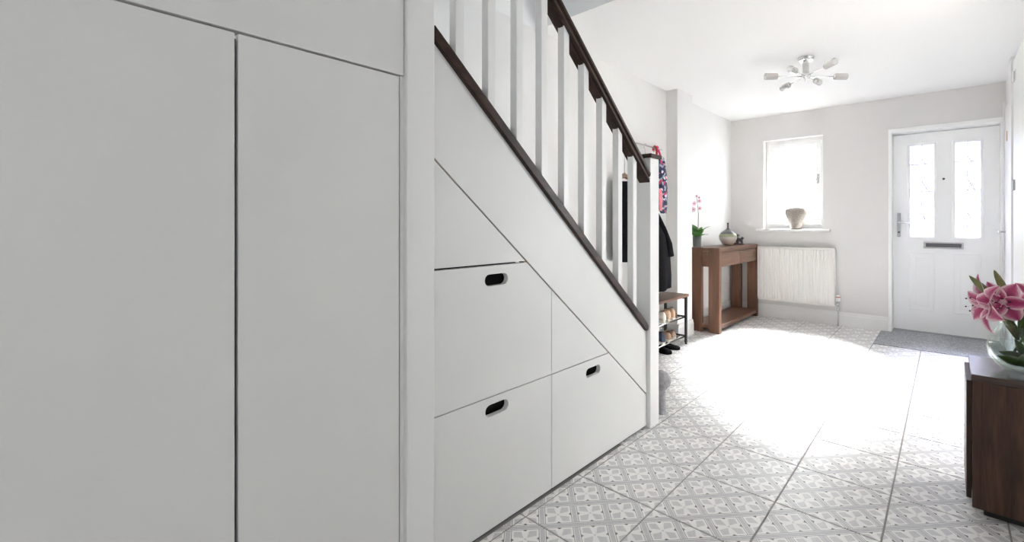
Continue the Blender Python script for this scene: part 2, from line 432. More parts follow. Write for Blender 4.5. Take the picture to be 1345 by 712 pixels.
# baseboards (with a moulded top edge)
def baseboard(name, pts, parent=None, h=.142, t=.018):
    """pts: two end points; the wall is on the left of the walk, board grows to the right"""
    (x0, y0), (x1, y1) = pts; d = Vector((x1-x0, y1-y0, 0)).normalized(); nrm = Vector((d.y, -d.x, 0))
    prof = [(0, 0), (t, 0), (t, h-.035), (t-.004, h-.028), (t-.006, h-.012), (t-.012, h), (0, h)]
    vs = []
    for e in ((x0, y0), (x1, y1)):
        vs += [Vector((e[0], e[1], 0))+nrm*a+Vector((0, 0, z)) for a, z in prof]
    n = len(prof); fs = [tuple(range(n)), tuple(range(2*n-1, n-1, -1))]+[(i, (i+1) % n, (i+1) % n+n, i+n) for i in range(n)]
    return struct(MB().add(vs, fs).build(name, M['gloss']))
baseboard('baseboard_front', [(-2.0, YF), (-.446, YF)])
baseboard('baseboard_left', [(-2.0, 4.078), (-2.0, YF)])
baseboard('baseboard_pier', [(-1.887, 3.77), (-1.887, 4.078)])
baseboard('baseboard_pier_end', [(-2.0, 3.77), (-1.887+.018, 3.77)])
baseboard('baseboard_back', [(-2.0, 2.3), (-2.0, 3.77)])

# ---------------------------------------------------------------- window
win = thing('window_1', (-1.318, 5.52, 1.0), 'white plastic framed window in the front wall', None, kind='structure')
x0, x1, z0, z1 = -1.623, -1.014, 1.0, 2.008
MB().poly(rect(x0, x1, z0, z1), [rect(x0+.045, x1-.045, z0+.05, z1-.045)], 5.505, 5.57, 'y').build('window_frame', M['upvc'], win, bevel=.004)
sash = MB().poly(rect(x0+.035, x1-.035, z0+.04, z1-.035), [rect(x0+.085, x1-.085, z0+.09, z1-.085)], 5.49, 5.55, 'y').build('sash', M['upvc'], win, bevel=.006)
MB().poly(rect(x0+.08, x1-.08, z0+.085, z1-.08), [], 5.52, 5.526, 'y').build('pane', M['pane'], win)
hnd = MB().box(x1-.074, x1-.054, 5.482, 5.492, 1.50, 1.60)
hnd.tube([(x1-.064, 5.485, 1.575), (x1-.064, 5.455, 1.575), (x1-.072, 5.45, 1.55), (x1-.088, 5.45, 1.52), (x1-.094, 5.452, 1.475)], [.008, .008, .008, .007, .006], 8)
hnd.build('handle', M['steel'], win, smooth=False, label='small grey metal window handle')
sill = B(-1.695, -.943, 5.352, 5.50, .972, 1.0).build('window_sill', M['gloss'], win, bevel=.005, label='white sill board with rounded nosing')

# ---------------------------------------------------------------- front door
D = thing('door_1', (-.02, 5.53, 0), 'white panelled front door with two leaded glass lights', None, kind='structure')
DX0, DX1, DY = -.413, .358, 5.53
GL = rect(-.281, -.096, .932, 1.822); GR = rect(.055, .234, .932, 1.818)
MB().poly([(-.444, 0), (-.418, 0), (-.418, 1.945), (.362, 1.945), (.362, 0), (.388, 0), (.388, 1.983), (-.444, 1.983)], [], 5.382, 5.58, 'y').build('door_frame', M['upvc'], D, bevel=.003)
B(DX0, DX1, DY-.01, DY+.05, 0, .016).build('threshold', M['steel'], D)
MB().poly([(-.43, .0), (-.395, .0), (-.395, 1.925), (.342, 1.925), (.342, 0), (.38, 0), (.38, 1.97), (-.43, 1.97)], [], 5.577, 5.6, 'y').build('leak_stop_bead', M['upvc'], D)  # added behind the leaf to block light leaking round the frame
leaf = MB().poly(rect(DX0, DX1, .018, 1.938), [GL, GR], DY, DY+.045, 'y').build('door_leaf', M['upvc'], D, bevel=.002)
def ringframe(x0, x1, z0, z1, wd, y0, y1):
    return MB().poly(rect(x0-wd, x1+wd, z0-wd, z1+wd), [rect(x0, x1, z0, z1)], y0, y1, 'y')
for g in (GL, GR):
    a0, a1, b0, b1 = g[0][0], g[1][0], g[0][1], g[2][1]
    ringframe(a0+.003, a1-.003, b0+.003, b1-.003, .024, DY-.011, DY+.003).build('glazing_bead', M['upvc'], D, bevel=.005)
    gp = MB().poly(rect(a0, a1, b0, b1), [], DY+.018, DY+.026, 'y').build('glass_light', M['obscure'], D)
    cx = (a0+a1)/2; ld = MB(); yy = DY+.012; r_ = .0044
    def ln(*p): ld.tube([(q[0], yy, q[1]) for q in p], r_, 6)
    def dia(zc, hw, hh): ln((cx, zc+hh), (cx+hw, zc), (cx, zc-hh), (cx-hw, zc), (cx, zc+hh))
    dia(1.637, .024, .046); dia(1.37, .050, .100); dia(1.107, .022, .055)
    ln((cx, b1), (cx, 1.683)); ln((cx, 1.591), (cx, 1.47)); ln((cx, 1.27), (cx, 1.162)); ln((cx, 1.052), (cx, 1.02))
    ln((a0, 1.637), (cx-.024, 1.637)); ln((cx+.024, 1.637), (a1, 1.637)); ln((a0, 1.37), (cx-.05, 1.37)); ln((cx+.05, 1.37), (a1, 1.37))
    ln((a0, 1.107), (cx-.022, 1.107)); ln((cx+.022, 1.107), (a1, 1.107))
    ld.build('lead_pattern', M['lead'], gp)
    MB().lathe([(0, -.003), (.007, -.003), (.007, .003), (0, .003)], (cx, DY+.012, 1.37), 12, Matrix.Rotation(PI/2, 3, 'X')).build('jewel', M['jewel'], gp, label='small amber glass jewel')
for a0, a1 in ((-.285, -.092), (.046, .236)):
    ringframe(a0+.012, a1-.012, .232, .772, .014, DY-.007, DY+.001).build('panel_moulding', M['upvc'], D, bevel=.0035)
    B(a0+.045, a1-.045, DY-.006, DY+.001, .265, .74).build('raised_panel', M['upvc'], D, bevel=.005)
lb = MB().poly(rect(-.176, .118, .822, .886), [rect(-.158, .100, .836, .872)], DY-.012, DY, 'y').build('letterbox', M['chrome'], D, bevel=.003, label='chrome letterbox plate')
B(-.158, .100, DY-.006, DY-.001, .836, .872).build('flap', M['flap'], lb, label='dark steel letter flap')
pl = B(-.382, -.354, DY-.012, DY, .927, 1.166).build('handle_plate', M['steel'], D, bevel=.006, label='brushed steel handle plate')
MB().tube([(-.368, DY-.01, 1.073), (-.368, DY-.05, 1.073), (-.355, DY-.056, 1.073), (-.255, DY-.056, 1.070)], [.010, .009, .009, .008], 10).build('lever', M['chrome'], pl, smooth=True)
MB().lathe([(0, 0), (.009, 0), (.009, .014), (0, .014)], (-.368, DY-.024+.01, .975), 12, Matrix.Rotation(-PI/2, 3, 'X')).build('keyhole', M['lensblack'], pl)
MB().lathe([(0, 0), (.010, 0), (.010, .006), (.006, .009), (0, .009)], (-.026, DY, 1.483), 14, Matrix.Rotation(PI/2, 3, 'X')).build('peephole', M['lensblack'], D)
for z in (1.76, 1.12, .30):
    hb = MB().box(.345, .366, DY-.012, DY, z-.05, z+.05); hb.tube([(.369, DY-.014, z-.05), (.369, DY-.014, z+.05)], .009, 10); hb.box(.367, .385, 5.50, DY-.004, z-.03, z+.03)
    hb.build('hinge', M['upvc'], D, bevel=.002)

# ---------------------------------------------------------------- doors in the right wall
d2 = thing('door_2', (XR, 5.1, 0), 'white flush door in the right wall beside the front door', None, kind='structure')
B(XR-.012, XR, 4.86, 5.33, .01, 2.05).build('door_leaf', M['gloss'], d2, bevel=.002)
B(XR-.022, XR, 5.33, 5.378, 0, 2.10).build('casing', M['gloss'], d2, bevel=.003)
MB().tube([(XR-.01, 5.27, .99), (XR-.055, 5.27, .99), (XR-.058, 5.25, .99), (XR-.058, 5.14, .99)], .009, 10).build('lever', M['chrome'], d2, smooth=True)
B(XR-.015, XR-.011, 5.12, 5.16, 1.74, 1.82).build('latch_plate', M['jewel'], d2, label='small brass coloured plate')
struct(B(XR-.03, XR, 4.62, 4.84, 0, 2.285).build('trim_3', M['gloss'], bevel=.003), 'white door casing on the right wall')
d3 = thing('door_3', (XR, 4.1, 0), 'tall white cupboard door in the right wall nearest the camera', None, kind='structure')
B(XR-.020, XR, 3.70, 4.60, .02, 2.24).build('door_leaf', M['gloss'], d3, bevel=.002)
for z in (2.11, 1.335, .35):
    hb = MB().box(XR-.024, XR-.019, 4.43, 4.50, z-.038, z+.038); hb.tube([(XR-.028, 4.50, z-.038), (XR-.028, 4.50, z+.038)], .008, 10)
    hb.build('hinge', M['chrome'], d3, label='chrome butt hinge')

# ================================================================ STAIRS
ST = thing('staircase', (-1.6, 2.05, 0), 'white painted staircase with dark handrail and square spindles', 'staircase')
PX = -1.20                                                  # face of the panelling
sg = lambda y: 1.255-.8595*(y-.788)                        # joint between drawers and string
rb = lambda y: 1.662-.886*(y-.778)                         # top of the base rail
MB().poly([(.779, sg(.779)+.004), (.779, rb(.779)-.044), (2.049, rb(2.049)-.044), (2.049, sg(2.049)+.004)], [], PX-.03, PX, 'x').build('string_panel', M['cup'], ST, bevel=.0015)
# base rail, rounded lower end
br = [(.779, rb(.779)), (2.0, rb(2.0)), (2.03, rb(2.03)-.004), (2.044, rb(2.03)-.022), (2.040, rb(2.03)-.044), (2.028, rb(2.028)-.047), (.779, rb(.779)-.047)]
MB().poly(br, [], -1.252, -1.184, 'x').build('base_rail', M['hand'], ST, bevel=.004)
hu = lambda y: 1.902-.893*(y-1.345)                        # underside of the handrail
ht = .064
def hr_prof(y):                                            # rounded moulded section, closed loop of (x, z)
    z = hu(y); t = ht
    return [(-1.244, z), (-1.180, z), (-1.180, z+.016), (-1.186, z+.021), (-1.186, z+.026), (-1.176, z+.034), (-1.174, z+.046), (-1.180, z+.058), (-1.195, z+t), (-1.229, z+t), (-1.244, z+.058), (-1.250, z+.046), (-1.248, z+.034), (-1.238, z+.026), (-1.238, z+.021), (-1.244, z+.016)]
vs = []; 
for y in (.779, 2.049): vs += [(x, y, z) for x, z in hr_prof(y)]
n = 16; fs = [tuple(range(n)), tuple(range(2*n-1, n-1, -1))]+[(i, (i+1) % n, (i+1) % n+n, i+n) for i in range(n)]
MB().add(vs, fs).build('handrail', M['hand'], ST, bevel=.0015)
# spindles
for k in range(9):
    y = .860+.1313*k
    w_ = .034; xa, xb = -1.229, -1.195
    vs = []
    for yy in (y, y+w_):
        for xx in (xa, xb):
            vs += [(xx, yy, rb(yy)-.003), (xx, yy, hu(yy)+.002)]
    MB().add(vs, [(0,1,3,2), (4,6,7,5), (0,4,5,1), (2,3,7,6), (0,2,6,4), (1,5,7,3)]).build('spindle', M['gloss'], ST, bevel=.002)
# fillets between spindles under the handrail are the handrail's own groove strips
for k in range(8):
    ya, yb = .860+.1313*k+.034, .860+.1313*(k+1)
    MB().poly([(ya, hu(ya)-.004), (yb, hu(yb)-.004), (yb, hu(yb)+.002), (ya, hu(ya)+.002)], [], -1.224, -1.200, 'x').build('fillet', M['hand'], ST)
B(-1.268, -1.178, 2.05, 2.14, 0, 1.402).build('newel_post', M['gloss'], ST, bevel=.004, bseg=3, label='white square newel post at the foot of the stairs')
cp = B(-1.281, -1.165, 2.037, 2.153, 1.402, 1.423).build('newel_cap', M['hand'], ST, bevel=.006, bseg=3)
B(-1.275, -1.185, .688, .778, 0, H).build('newel_post', M['gloss'], ST, bevel=.004, bseg=3, label='full height white post between tall cupboard and drawers')
for zz in (1.585, 1.455):
    MB().lathe([(0, 0), (.007, 0), (.007, .0006), (0, .0006)], (-1.1852, .762, zz), 14, Matrix.Rotation(PI/2, 3, 'Y')).build('screw_plug', M['gloss'], ST)
going, rise = .2207, .1954
for k in range(13):
    y = 2.05-going*k; z = rise*(k+1)
    if k < 12: B(-1.99, -1.30, y-going-.0, y+.012, z-.022, z).build('tread', M['gloss'], ST, bevel=.004)
    B(-1.99, -1.30, y-.014, y-.002, z-rise, z-.022).build('riser', M['gloss'], ST)

# ================================================================ CUPBOARD (tall)
TC = thing('tall_cupboard', (-1.2, .28, 0), 'tall white flush two-door cupboard built in under the stairs', 'cupboard')
B(-1.23, PX, -2.39, .686, 1.485, H-.001).build('fascia', M['cup'], TC, bevel=.0015)
for a, b_ in ((-.480, -.101), (-.097, .2852), (.2915, .6715)):
    B(PX-.022, PX, a, b_, .008, 1.4795).build('door', M['cup'], TC, bevel=.0018)
B(-1.272, -1.235, -.48, .686, 0.0, 1.478).build('carcass', M['dark'], TC, label='carcass sheet coloured near-black as the shade inside the cupboard')  # shade behind the doors painted as a near-black sheet
B(-1.236, PX-.004, .6755, .6875, 0, 1.483).build('side_strip', M['cup'], TC)
struct(B(-1.235, PX, -2.39, -.485, .005, 1.478).build('wall_stair', M['cup']), 'white panelled wall under the upper stairs')

# ================================================================ DRAWERS
DU = thing('drawer_unit', (-1.2, 1.4, 0), 'white push-in drawer unit fitted under the lower stairs', 'drawers')
def slot(yc, zc, w_=.104, h=.040, seg=8):
    r = h/2; pts = []
    for k in range(seg+1):
        t = -PI/2+PI*k/seg; pts.append((yc+w_/2-r+r*math.cos(t), zc+r*math.sin(t)))
    for k in range(seg+1):
        t = PI/2+PI*k/seg; pts.append((yc-w_/2+r+r*math.cos(t), zc+r*math.sin(t)))
    return pts
def sg2(y): return sg(y)-.003
g_ = .0016
Y0, Y1, Y2 = .7795, 1.3165, 2.0485
yof = lambda z: .788+(1.255-.003-z)/.8595
def front(nm, pts, holes, label=None, th=.022):
    return MB().poly(pts, holes, PX-th, PX, 'x').build(nm, M['cup'], DU, bevel=.0016, label=label)
front('panel', [(Y0, .9215), (yof(.9215), .9215), (Y0, sg2(Y0))], [], 'fixed triangular panel at the top')
dr1 = front('drawer', [(Y0, .4685), (Y1-g_, .4655), (Y1-g_, sg2(Y1-g_)), (yof(.9155), .9155), (Y0, .9155)], [slot(1.034, .866)], 'large middle drawer front with sloping corner')
front('panel', [(Y1+.0006, .4655), (yof(.4655), .4655), (Y1+.0006, sg2(Y1+.0006))], [], 'small triangular drawer panel under the slope')
dr2 = front('drawer', [(Y0, .012), (Y1-g_, .012), (Y1-g_, .462), (Y0, .465)], [slot(1.036, .419)], 'lower left drawer front')
dr3 = front('drawer', [(Y1+g_, .012), (Y2, .012), (Y2, sg2(Y2)), (yof(.461), .461), (Y1+g_, .461)], [slot(1.590, .408)], 'lower right drawer front')
# drawer boxes seen dark through the slots
for nm, d_, (a, b_, z0_, z1_) in (('box', dr1, (.80, 1.30, .49, .80)), ('box', dr2, (.80, 1.30, .03, .37)), ('box', dr3, (1.34, 1.78, .03, .33))):
    MB().box(-1.252, PX-.0235, a, b_, z0_, z1_).build('drawer_box', M['edge'], d_)
MB().poly([(Y0, .001), (Y2, .001), (Y2, sg2(Y2)-.008), (Y0, sg2(Y0)-.008)], [], -1.295, -1.255, 'x').build('carcass', M['dark'], DU, label='carcass sheet coloured near-black as the shade inside the drawer unit')  # near-black backing paints the shade seen through the slots
MB().poly([(Y0, sg(Y0)-.010), (Y2, sg(Y2)-.010), (Y2, sg(Y2)+.003), (Y0, sg(Y0)+.003)], [], -1.232, PX-.006, 'x').build('edge_strip', M['edge'], DU, label='raw brown board edge in the joint')
B(-1.25, PX-.012, Y0, Y2, .0, .010).build('plinth_shade', M['dark'], DU)  # no plinth here; near-black strip paints the small shadow at the floor

# ================================================================ DOORMAT
tag(MB().poly([(-.500, 4.758), (.386, 4.758), (.386, 5.379), (.355, 5.379), (.355, 5.515), (-.412, 5.515), (-.412, 5.379), (-.500, 5.379)], [], -.002, .004, 'z').build('doormat', M['coir']),
    'speckled grey barrier mat set into the floor at the front door', 'doormat')

# ================================================================ RADIATOR
R = thing('radiator', (-1.27, 5.33, .2), 'white ribbed panel radiator on the wall under the window', 'radiator')
rx0, rx1 = -1.66, -.893
prof = [(rx0, 5.318)]
nr = 32; p_ = (rx1-rx0-.03)/nr
for k in range(nr):
    a = rx0+.015+k*p_
    prof += [(a+.001, 5.318), (a+p_*.28, 5.309), (a+p_*.62, 5.309), (a+p_*.9, 5.318)]
prof += [(rx1, 5.318), (rx1, 5.331), (rx0, 5.331)]
MB().poly(prof, [], .215, .786, 'z').build('panel', M['rad'], R)
B(rx0, rx1, 5.309, 5.331, .20, .222).build('rail', M['rad'], R, bevel=.004)
B(rx0, rx1, 5.309, 5.331, .778, .797).build('rail', M['rad'], R, bevel=.004)
B(rx0, rx1, 5.365, 5.378, .20, .797).build('back_panel', M['rad'], R, bevel=.004)
for xa, xb in ((rx0-.002, rx0+.001), (rx1-.001, rx1+.002)):
    B(xa, xb, 5.308, 5.378, .225, .79).build('side_cover', M['rad'], R)
tg = MB(); tg.box(rx0, rx1, 5.308, 5.314, .797, .802); tg.box(rx0, rx1, 5.372, 5.378, .797, .802)
for k in range(37):
    a = rx0+k*(rx1-rx0-.006)/36; tg.box(a, a+.006, 5.308, 5.378, .796, .802)
tg.build('top_grille', M['rad'], R)
for xx in (-1.6, -1.05): B(xx, xx+.03, 5.378, 5.399, .3, .75).build('bracket', M['steel'], R)
vv = MB(); vv.lathe([(0, 0), (.016, 0), (.020, .01), (.021, .045), (.018, .062), (0, .066)], (-.866, 5.34, .255), 20)
vb = vv.build('valve_head', M['upvc'], R, smooth=False, bevel=.002, label='white valve head')
MB().lathe([(.0212, 0), (.0222, 0), (.0222, .008), (.0212, .008)], (-.866, 5.34, .298), 20).build('valve_ring', M['red'], vb, label='red ring')
MB().tube([(-.866, 5.34, .255), (-.866, 5.34, .215)], .011, 10).tube([(-.90, 5.34, .222), (-.866, 5.34, .222)], .009, 8).build('valve_body', M['chrome'], R, smooth=True)
MB().tube([(-.866, 5.34, .215), (-.866, 5.34, 0)], .0075, 8).build('pipe', M['chrome'], R, smooth=True)

# ================================================================ CONSOLE TABLE
CT = thing('console_table', (-1.82, 4.78, 0), 'brown wooden console table with two drawers against the left wall', 'table')
tx0, tx1, ty0, ty1, tz = -1.962, -1.67, 4.21, 5.362, .825
for y in (ty0, ty1-.05):
    for (a, b_) in ((tx1-.11, tx1), (tx0, tx0+.11)):
        B(a, b_, y, y+.05, 0, tz).build('leg', M['table_v'], CT, bevel=.002)
B(tx0, tx1-.004, ty0+.051, ty1-.051, tz-.036, tz-.003).build('table_top', M['table_y'], CT, bevel=.002)
for y in (ty0+.005, ty1-.045):
    B(tx0+.111, tx1-.111, y, y+.04, tz-.036, tz-.002).build('end_batten', M['table_y'], CT, bevel=.002)
    B(tx0+.111, tx1-.111, y+.008, y+.03, tz-.185, tz-.038).build('end_apron', M['table_y'], CT)
B(tx0+.01, tx0+.03, ty0+.05, ty1-.05, tz-.185, tz-.038).build('back_apron', M['table_y'], CT)
B(tx0+.03, tx1-.025, ty0+.051, ty1-.051, tz-.19, tz-.178).build('drawer_bed', M['table_y'], CT)
ym = (ty0+ty1)/2
for a, b_ in ((ty0+.054, ym-.003), (ym+.003, ty1-.054)):
    d_ = B(tx1-.026, tx1-.006, a, b_, tz-.182, tz-.062).build('drawer', M['table_y'], CT, bevel=.002)
    B(tx1-.030, tx1-.012, a+.002, b_-.002, tz-.061, tz-.041).build('finger_groove', M['table_y'], d_)
B(tx0+.005, tx1-.006, ty0+.051, ty1-.051, .038, .078).build('shelf', M['table_y'], CT, bevel=.003)
for y in (ty0+.005, ty1-.045): B(tx0+.111, tx1-.111, y, y+.04, .038, .078).build('end_rail', M['table_y'], CT)

# orchid
OR = thing('potted_orchid', (-1.925, 4.275, tz), 'pale pink orchid in a grey glass pot on the console table', 'plant')
ox, oy = -1.925, 4.275
ox += 0; pot = MB().lathe([(.036, 0), (.040, .004), (.043, .11), (.040, .11), (.037, .008), (.0, .006)], (ox, oy, tz), 28).build('pot', M['potglass'], OR, smooth=True)
MB().lathe([(0, .008), (.034, .008), (.038, .09), (0, .095)], (ox, oy, tz), 20).build('compost', plain('grey_moss', (.50, .51, .51), .9, noise=.3, nscale=50), OR, smooth=True)
def blade(b0, direction, L, W, curl, mat=None, name='leaf', parent=None, nseg=9, cup=.18, tip=1.0, up=(0, 0, 1), thick=.0012, twist=0.0, base=.25, wave=0.0):
    """a curved pointed leaf or petal with a central crease"""
    d = Vector(direction).normalized(); u = Vector(up); s = d.cross(u).normalized(); u = s.cross(d).normalized()
    if twist: 
        rm = Matrix.Rotation(twist, 3, d); s = rm @ s; u = rm @ u
    vs = []; uv = []; fs = []; nc = 5; p = Vector(b0); ang = 0
    for i in range(nseg+1):
        t = i/nseg
        wd = W*(base*(1-t)+math.sin(PI*min(1, t**.85*.97+.02)))*(.5) if i < nseg else W*.02
        for k in range(nc):
            a = (k-2)/2
            vs.append(p+s*a*wd+u*(cup*wd*(a*a))+u*(wave*wd*math.sin(t*14+k*2)*abs(a))); uv.append((k/4, t))
        ang = curl/nseg
        rm = Matrix.Rotation(ang, 3, s); d = rm @ d; u = rm @ u
        p = p+d*L/nseg
    for i in range(nseg):
        for k in range(nc-1):
            a = i*nc+k; fs.append((a, a+1, a+nc+1, a+nc))
    o = MB().add(vs, fs, uv).build(name, mat, parent, smooth=True)
    so_ = o.modifiers.new('solid', 'SOLIDIFY'); so_.thickness = thick
    return o
for a, L, el, w_ in ((.3, .16, .85, .055), (-.7, .15, .7, .05), (1.4, .13, 1.0, .05), (2.6, .15, 1.1, .06), (-2.0, .14, 1.0, .055), (-1.3, .13, .55, .055), (.9, .12, .35, .055)):
    blade((ox, oy, tz+.09), (math.cos(a)*math.cos(el+.35), math.sin(a)*math.cos(el+.35), math.sin(el+.35)), L*1.12, w_*1.45, -.8, M['leaf'], 'leaf', OR)
MB().tube([(ox, oy, tz+.09), (ox+.012, oy, tz+.22), (ox+.014, oy, tz+.33), (ox+.006, oy-.005, tz+.43), (ox+.0, oy-.01, tz+.50), (ox+.008, oy-.015, tz+.535)], [.0045, .004, .0035, .003, .002, .0015], 8).build('flower_stem', M['bark'], OR, smooth=True)
for (fx, fz, r_) in ((-.022, .435, .026), (.034, .460, .024), (-.028, .375, .028), (.036, .385, .024), (.004, .51, .016), (.030, .495, .016)):
    c = Vector((ox+fx, oy-.02, tz+fz)); fo = MB(); 
    cen = MB().lathe([(0, -.006), (.005, -.003), (.006, .003), (0, .008)], c, 10).build('flower', M['orchid_c'], OR, smooth=True, label='pink flower with a dark centre')
    for k in range(5):
        a = PI/2+2*PI*k/5; blade(c+Vector((0, .003, 0)), (math.cos(a), .15, math.sin(a)), r_, r_*1.0, .3, M['orchid'], 'petal', cen, nseg=5, up=(0, -1, 0), base=.5)

# banded vase
v = MB().lathe([(.036, 0), (.045, .002), (.070, .03), (.088, .062), (.0945, .092), (.088, .118), (.068, .142), (.040, .162), (.018, .176), (.0095, .190), (.009, .235), (.0115, .245), (.0085, .246), (.006, .20)], (0, 0, 0), 48)
vo = v.build('bottle_vase', M['vase'], None, smooth=True); vo.location = (-1.83, 4.85, tz-.001); tag(vo, 'round bottle vase with narrow black neck and cream base on the console table', 'vase')
# dark ornament
SC = thing('ornament', (-1.81, 5.11, tz-.001), 'small dark cast metal ornament beside the bottle vase on the table', 'ornament')
B(-1.87, -1.75, 5.085, 5.135, tz-.001, tz+.013).build('base', M['sculp'], SC, bevel=.004)
sb = MB()
sb.tube([(-1.862, 5.11, tz+.01), (-1.855, 5.11, tz+.05), (-1.835, 5.11, tz+.085), (-1.815, 5.11, tz+.105), (-1.80, 5.11, tz+.10)], [.014, .018, .020, .017, .010], 12)
sb.tube([(-1.842, 5.11, tz+.075), (-1.81, 5.11, tz+.055), (-1.778, 5.11, tz+.05), (-1.765, 5.11, tz+.012)], [.018, .021, .020, .012], 12)
sb.tube([(-1.78, 5.11, tz+.05), (-1.762, 5.11, tz+.075), (-1.75, 5.11, tz+.07)], [.014, .016, .008], 12)
sb.tube([(-1.83, 5.11, tz+.06), (-1.815, 5.11, tz+.012)], [.014, .012], 10)
sb.build('figure', M['sculp'], SC, smooth=True)

# window sill vase
wv = MB().lathe([(.056, 0), (.058, .006), (.062, .03), (.074, .07), (.094, .12), (.110, .165), (.113, .195), (.104, .225), (.082, .244), (.058, .252), (.054, .258), (.048, .256), (.052, .24), (.08, .20)], (0, 0, 0), 56)
wo = wv.build('shouldered_vase', M['stone'], None, smooth=True); wo.location = (-1.288, 5.432, 1.0); tag(wo, 'beige speckled stoneware vase standing on the window sill', 'vase')

# ================================================================ SHOE RACK
SR = thing('shoe_rack', (-1.87, 3.3, 0), 'wooden topped shoe bench with black frame and wire shelves', 'shoe rack')
sx0, sx1, sy0, sy1 = -1.975, -1.755, 2.86, 3.70
B(sx0-.01, sx1+.008, sy0-.01, sy1+.012, .418, .440).build('bench_top', M['bench'], SR, bevel=.003)
for y in (sy0, sy1-.02):
    for x in (sx0, sx1-.02):
        lg = B(x, x+.02, y, y+.02, .014, .418).build('leg', M['black'], SR)
        MB().lathe([(.011, 0), (.011, .008), (.006, .014)], (x+.01, y+.01, 0), 12).build('foot', M['black'], lg)
    B(sx0+.02, sx1-.02, y+.003, y+.017, .398, .418).build('end_rail', M['black'], SR)
for z in (.235, .065):
    for y in (sy0, sy1-.02): B(sx0+.02, sx1-.02, y+.004, y+.016, z, z+.014).build('end_rail', M['black'], SR)
    for k in range(6):
        x = sx0+.012+k*(sx1-sx0-.024)/5
        MB().tube([(x, sy0+.01, z+.007), (x, sy1-.01, z+.007)], .0045 if k < 5 else .007, 8).build('wire', M['chrome'], SR, smooth=True)

def shoe(name, mat, loc, rz, L, Wd, Hh, label, group=None, laces=None, sole=None, boot=0.0, cat='shoe'):
    """shoe body along +x (toe), heel at the origin"""
    t = thing(name, loc, label, cat, group); WL[t.name] = Vector((0, 0, 0))
    secs = [(0, .62, .62, 0), (.06, .80, .85, 0), (.22, .85, 1.0, 0), (.38, .82, .90, 0), (.55, .95, .62, 0), (.72, 1.0, .46, 0), (.88, .86, .38, 0), (.97, .5, .28, 0), (1.0, .15, .14, 0)]
    vs = []; fs = []; ns = 12
    for (a, wv_, hv, _) in secs:
        hh = Hh*hv+(boot if a < .3 else 0)
        for k in range(ns):
            th = 2*PI*k/ns; yy = math.copysign(abs(math.cos(th))**.75, math.cos(th))*Wd/2*wv_
            zz = (math.sin(th)+1)/2
            yy *= (1-.35*max(0, zz-.4)); vs.append((a*L, yy, .012+hh*zz))
    m = len(secs)
    for i in range(m-1):
        for k in range(ns):
            k2 = (k+1) % ns; fs.append((i*ns+k, i*ns+k2, (i+1)*ns+k2, (i+1)*ns+k))
    fs.append(tuple(range(ns-1, -1, -1))); fs.append(tuple((m-1)*ns+k for k in range(ns)))
    MB().add(vs, fs).build('upper', mat, t, smooth=True)
    so2 = [(a*L, -Wd/2*w_*1.02) for a, w_, _, _ in secs]+[(a*L, Wd/2*w_*1.02) for a, w_, _, _ in reversed(secs)]
    MB().poly(so2, [], 0, .017, 'z').build('sole', sole or mat, t, bevel=.003)
    MB().lathe([(0, 0), (1, 0), (1.0, .006), (.8, .008), (0, .0)], (0, 0, 0), 16)
    op = MB(); 
    op.add([(L*.18+L*.14*math.cos(2*PI*k/14), Wd*.24*math.sin(2*PI*k/14), .0135+Hh*.97+boot-max(0, math.cos(2*PI*k/14))*Hh*.12) for k in range(14)], [tuple(range(14))]).build('opening', M['rubber'], t, label='dark opening')
    if laces:
        lm = MB()
        for k in range(4):
            x = L*(.40+.07*k); z = .014+Hh*(.88-.13*k); lm.tube([(x, -Wd*.2, z-.008), (x+.004, 0, z+.003), (x, Wd*.2, z-.008)], .0022, 6)
        lm.build('laces', laces, t)
    t.rotation_euler = (0, 0, rz)
    return t
zt = .2492
zl = .0792
# upper shelf: heels towards the room
shoe('ankle_boot', M['beige_shoe'], (-1.768, 3.475, zt), PI, .185, .072, .070, 'beige ankle boot on upper shelf of the shoe rack, nearest its black end frame', 'pair of beige boots on the upper shelf', None, M['sole'], .02, 'shoe')
shoe('ankle_boot', M['beige_shoe'], (-1.768, 3.395, zt), PI, .185, .070, .070, 'beige ankle boot on upper shelf of the shoe rack, second from its black end frame', 'pair of beige boots on the upper shelf', None, M['sole'], .02, 'shoe')
shoe('ankle_boot', M['sole'], (-1.768, 3.315, zt), PI, .185, .068, .072, 'off-white shoe on upper shelf of the rack, half hidden by the newel post', None, None, M['sole'], .01, 'shoe')
shoe('brown_shoe', M['brown_shoe'], (-1.80, 3.575, zt), PI*.97, .17, .06, .042, 'low dark brown shoe at the end of the upper shelf', None, M['black'], M['black'])
# lower shelf
shoe('sneaker', M['navy_shoe'], (-1.768, 3.30, zl), PI, .19, .075, .085, 'navy canvas sneaker on the lower shelf of the shoe rack', None, M['white_cer'], M['sole'])
shoe('sneaker', M['tan_shoe'], (-1.768, 3.405, zl), PI*1.02, .185, .075, .065, 'tan sneaker on lower shelf of the rack, beside the navy one', 'tan sneakers on the lower shelf', M['sole'], M['sole'])
shoe('sneaker', M['tan_shoe'], (-1.775, 3.495, zl), PI*.97, .185, .075, .060, 'tan sneaker on lower shelf of the rack, nearest the black end frame', 'tan sneakers on the lower shelf', M['sole'], M['sole'])
# on the floor under the rack
shoe('black_shoe', M['rubber'], (-1.90, 3.36, 0), -.25, .19, .085, .045, 'flat black shoe on the floor in front of the rack, nearer the newel post', 'black shoes on the floor', None, M['rubber'])
shoe('black_shoe', M['rubber'], (-1.90, 3.46, 0), .15, .18, .08, .040, 'flat black shoe on the floor under the end of the rack', 'black shoes on the floor', None, M['rubber'])

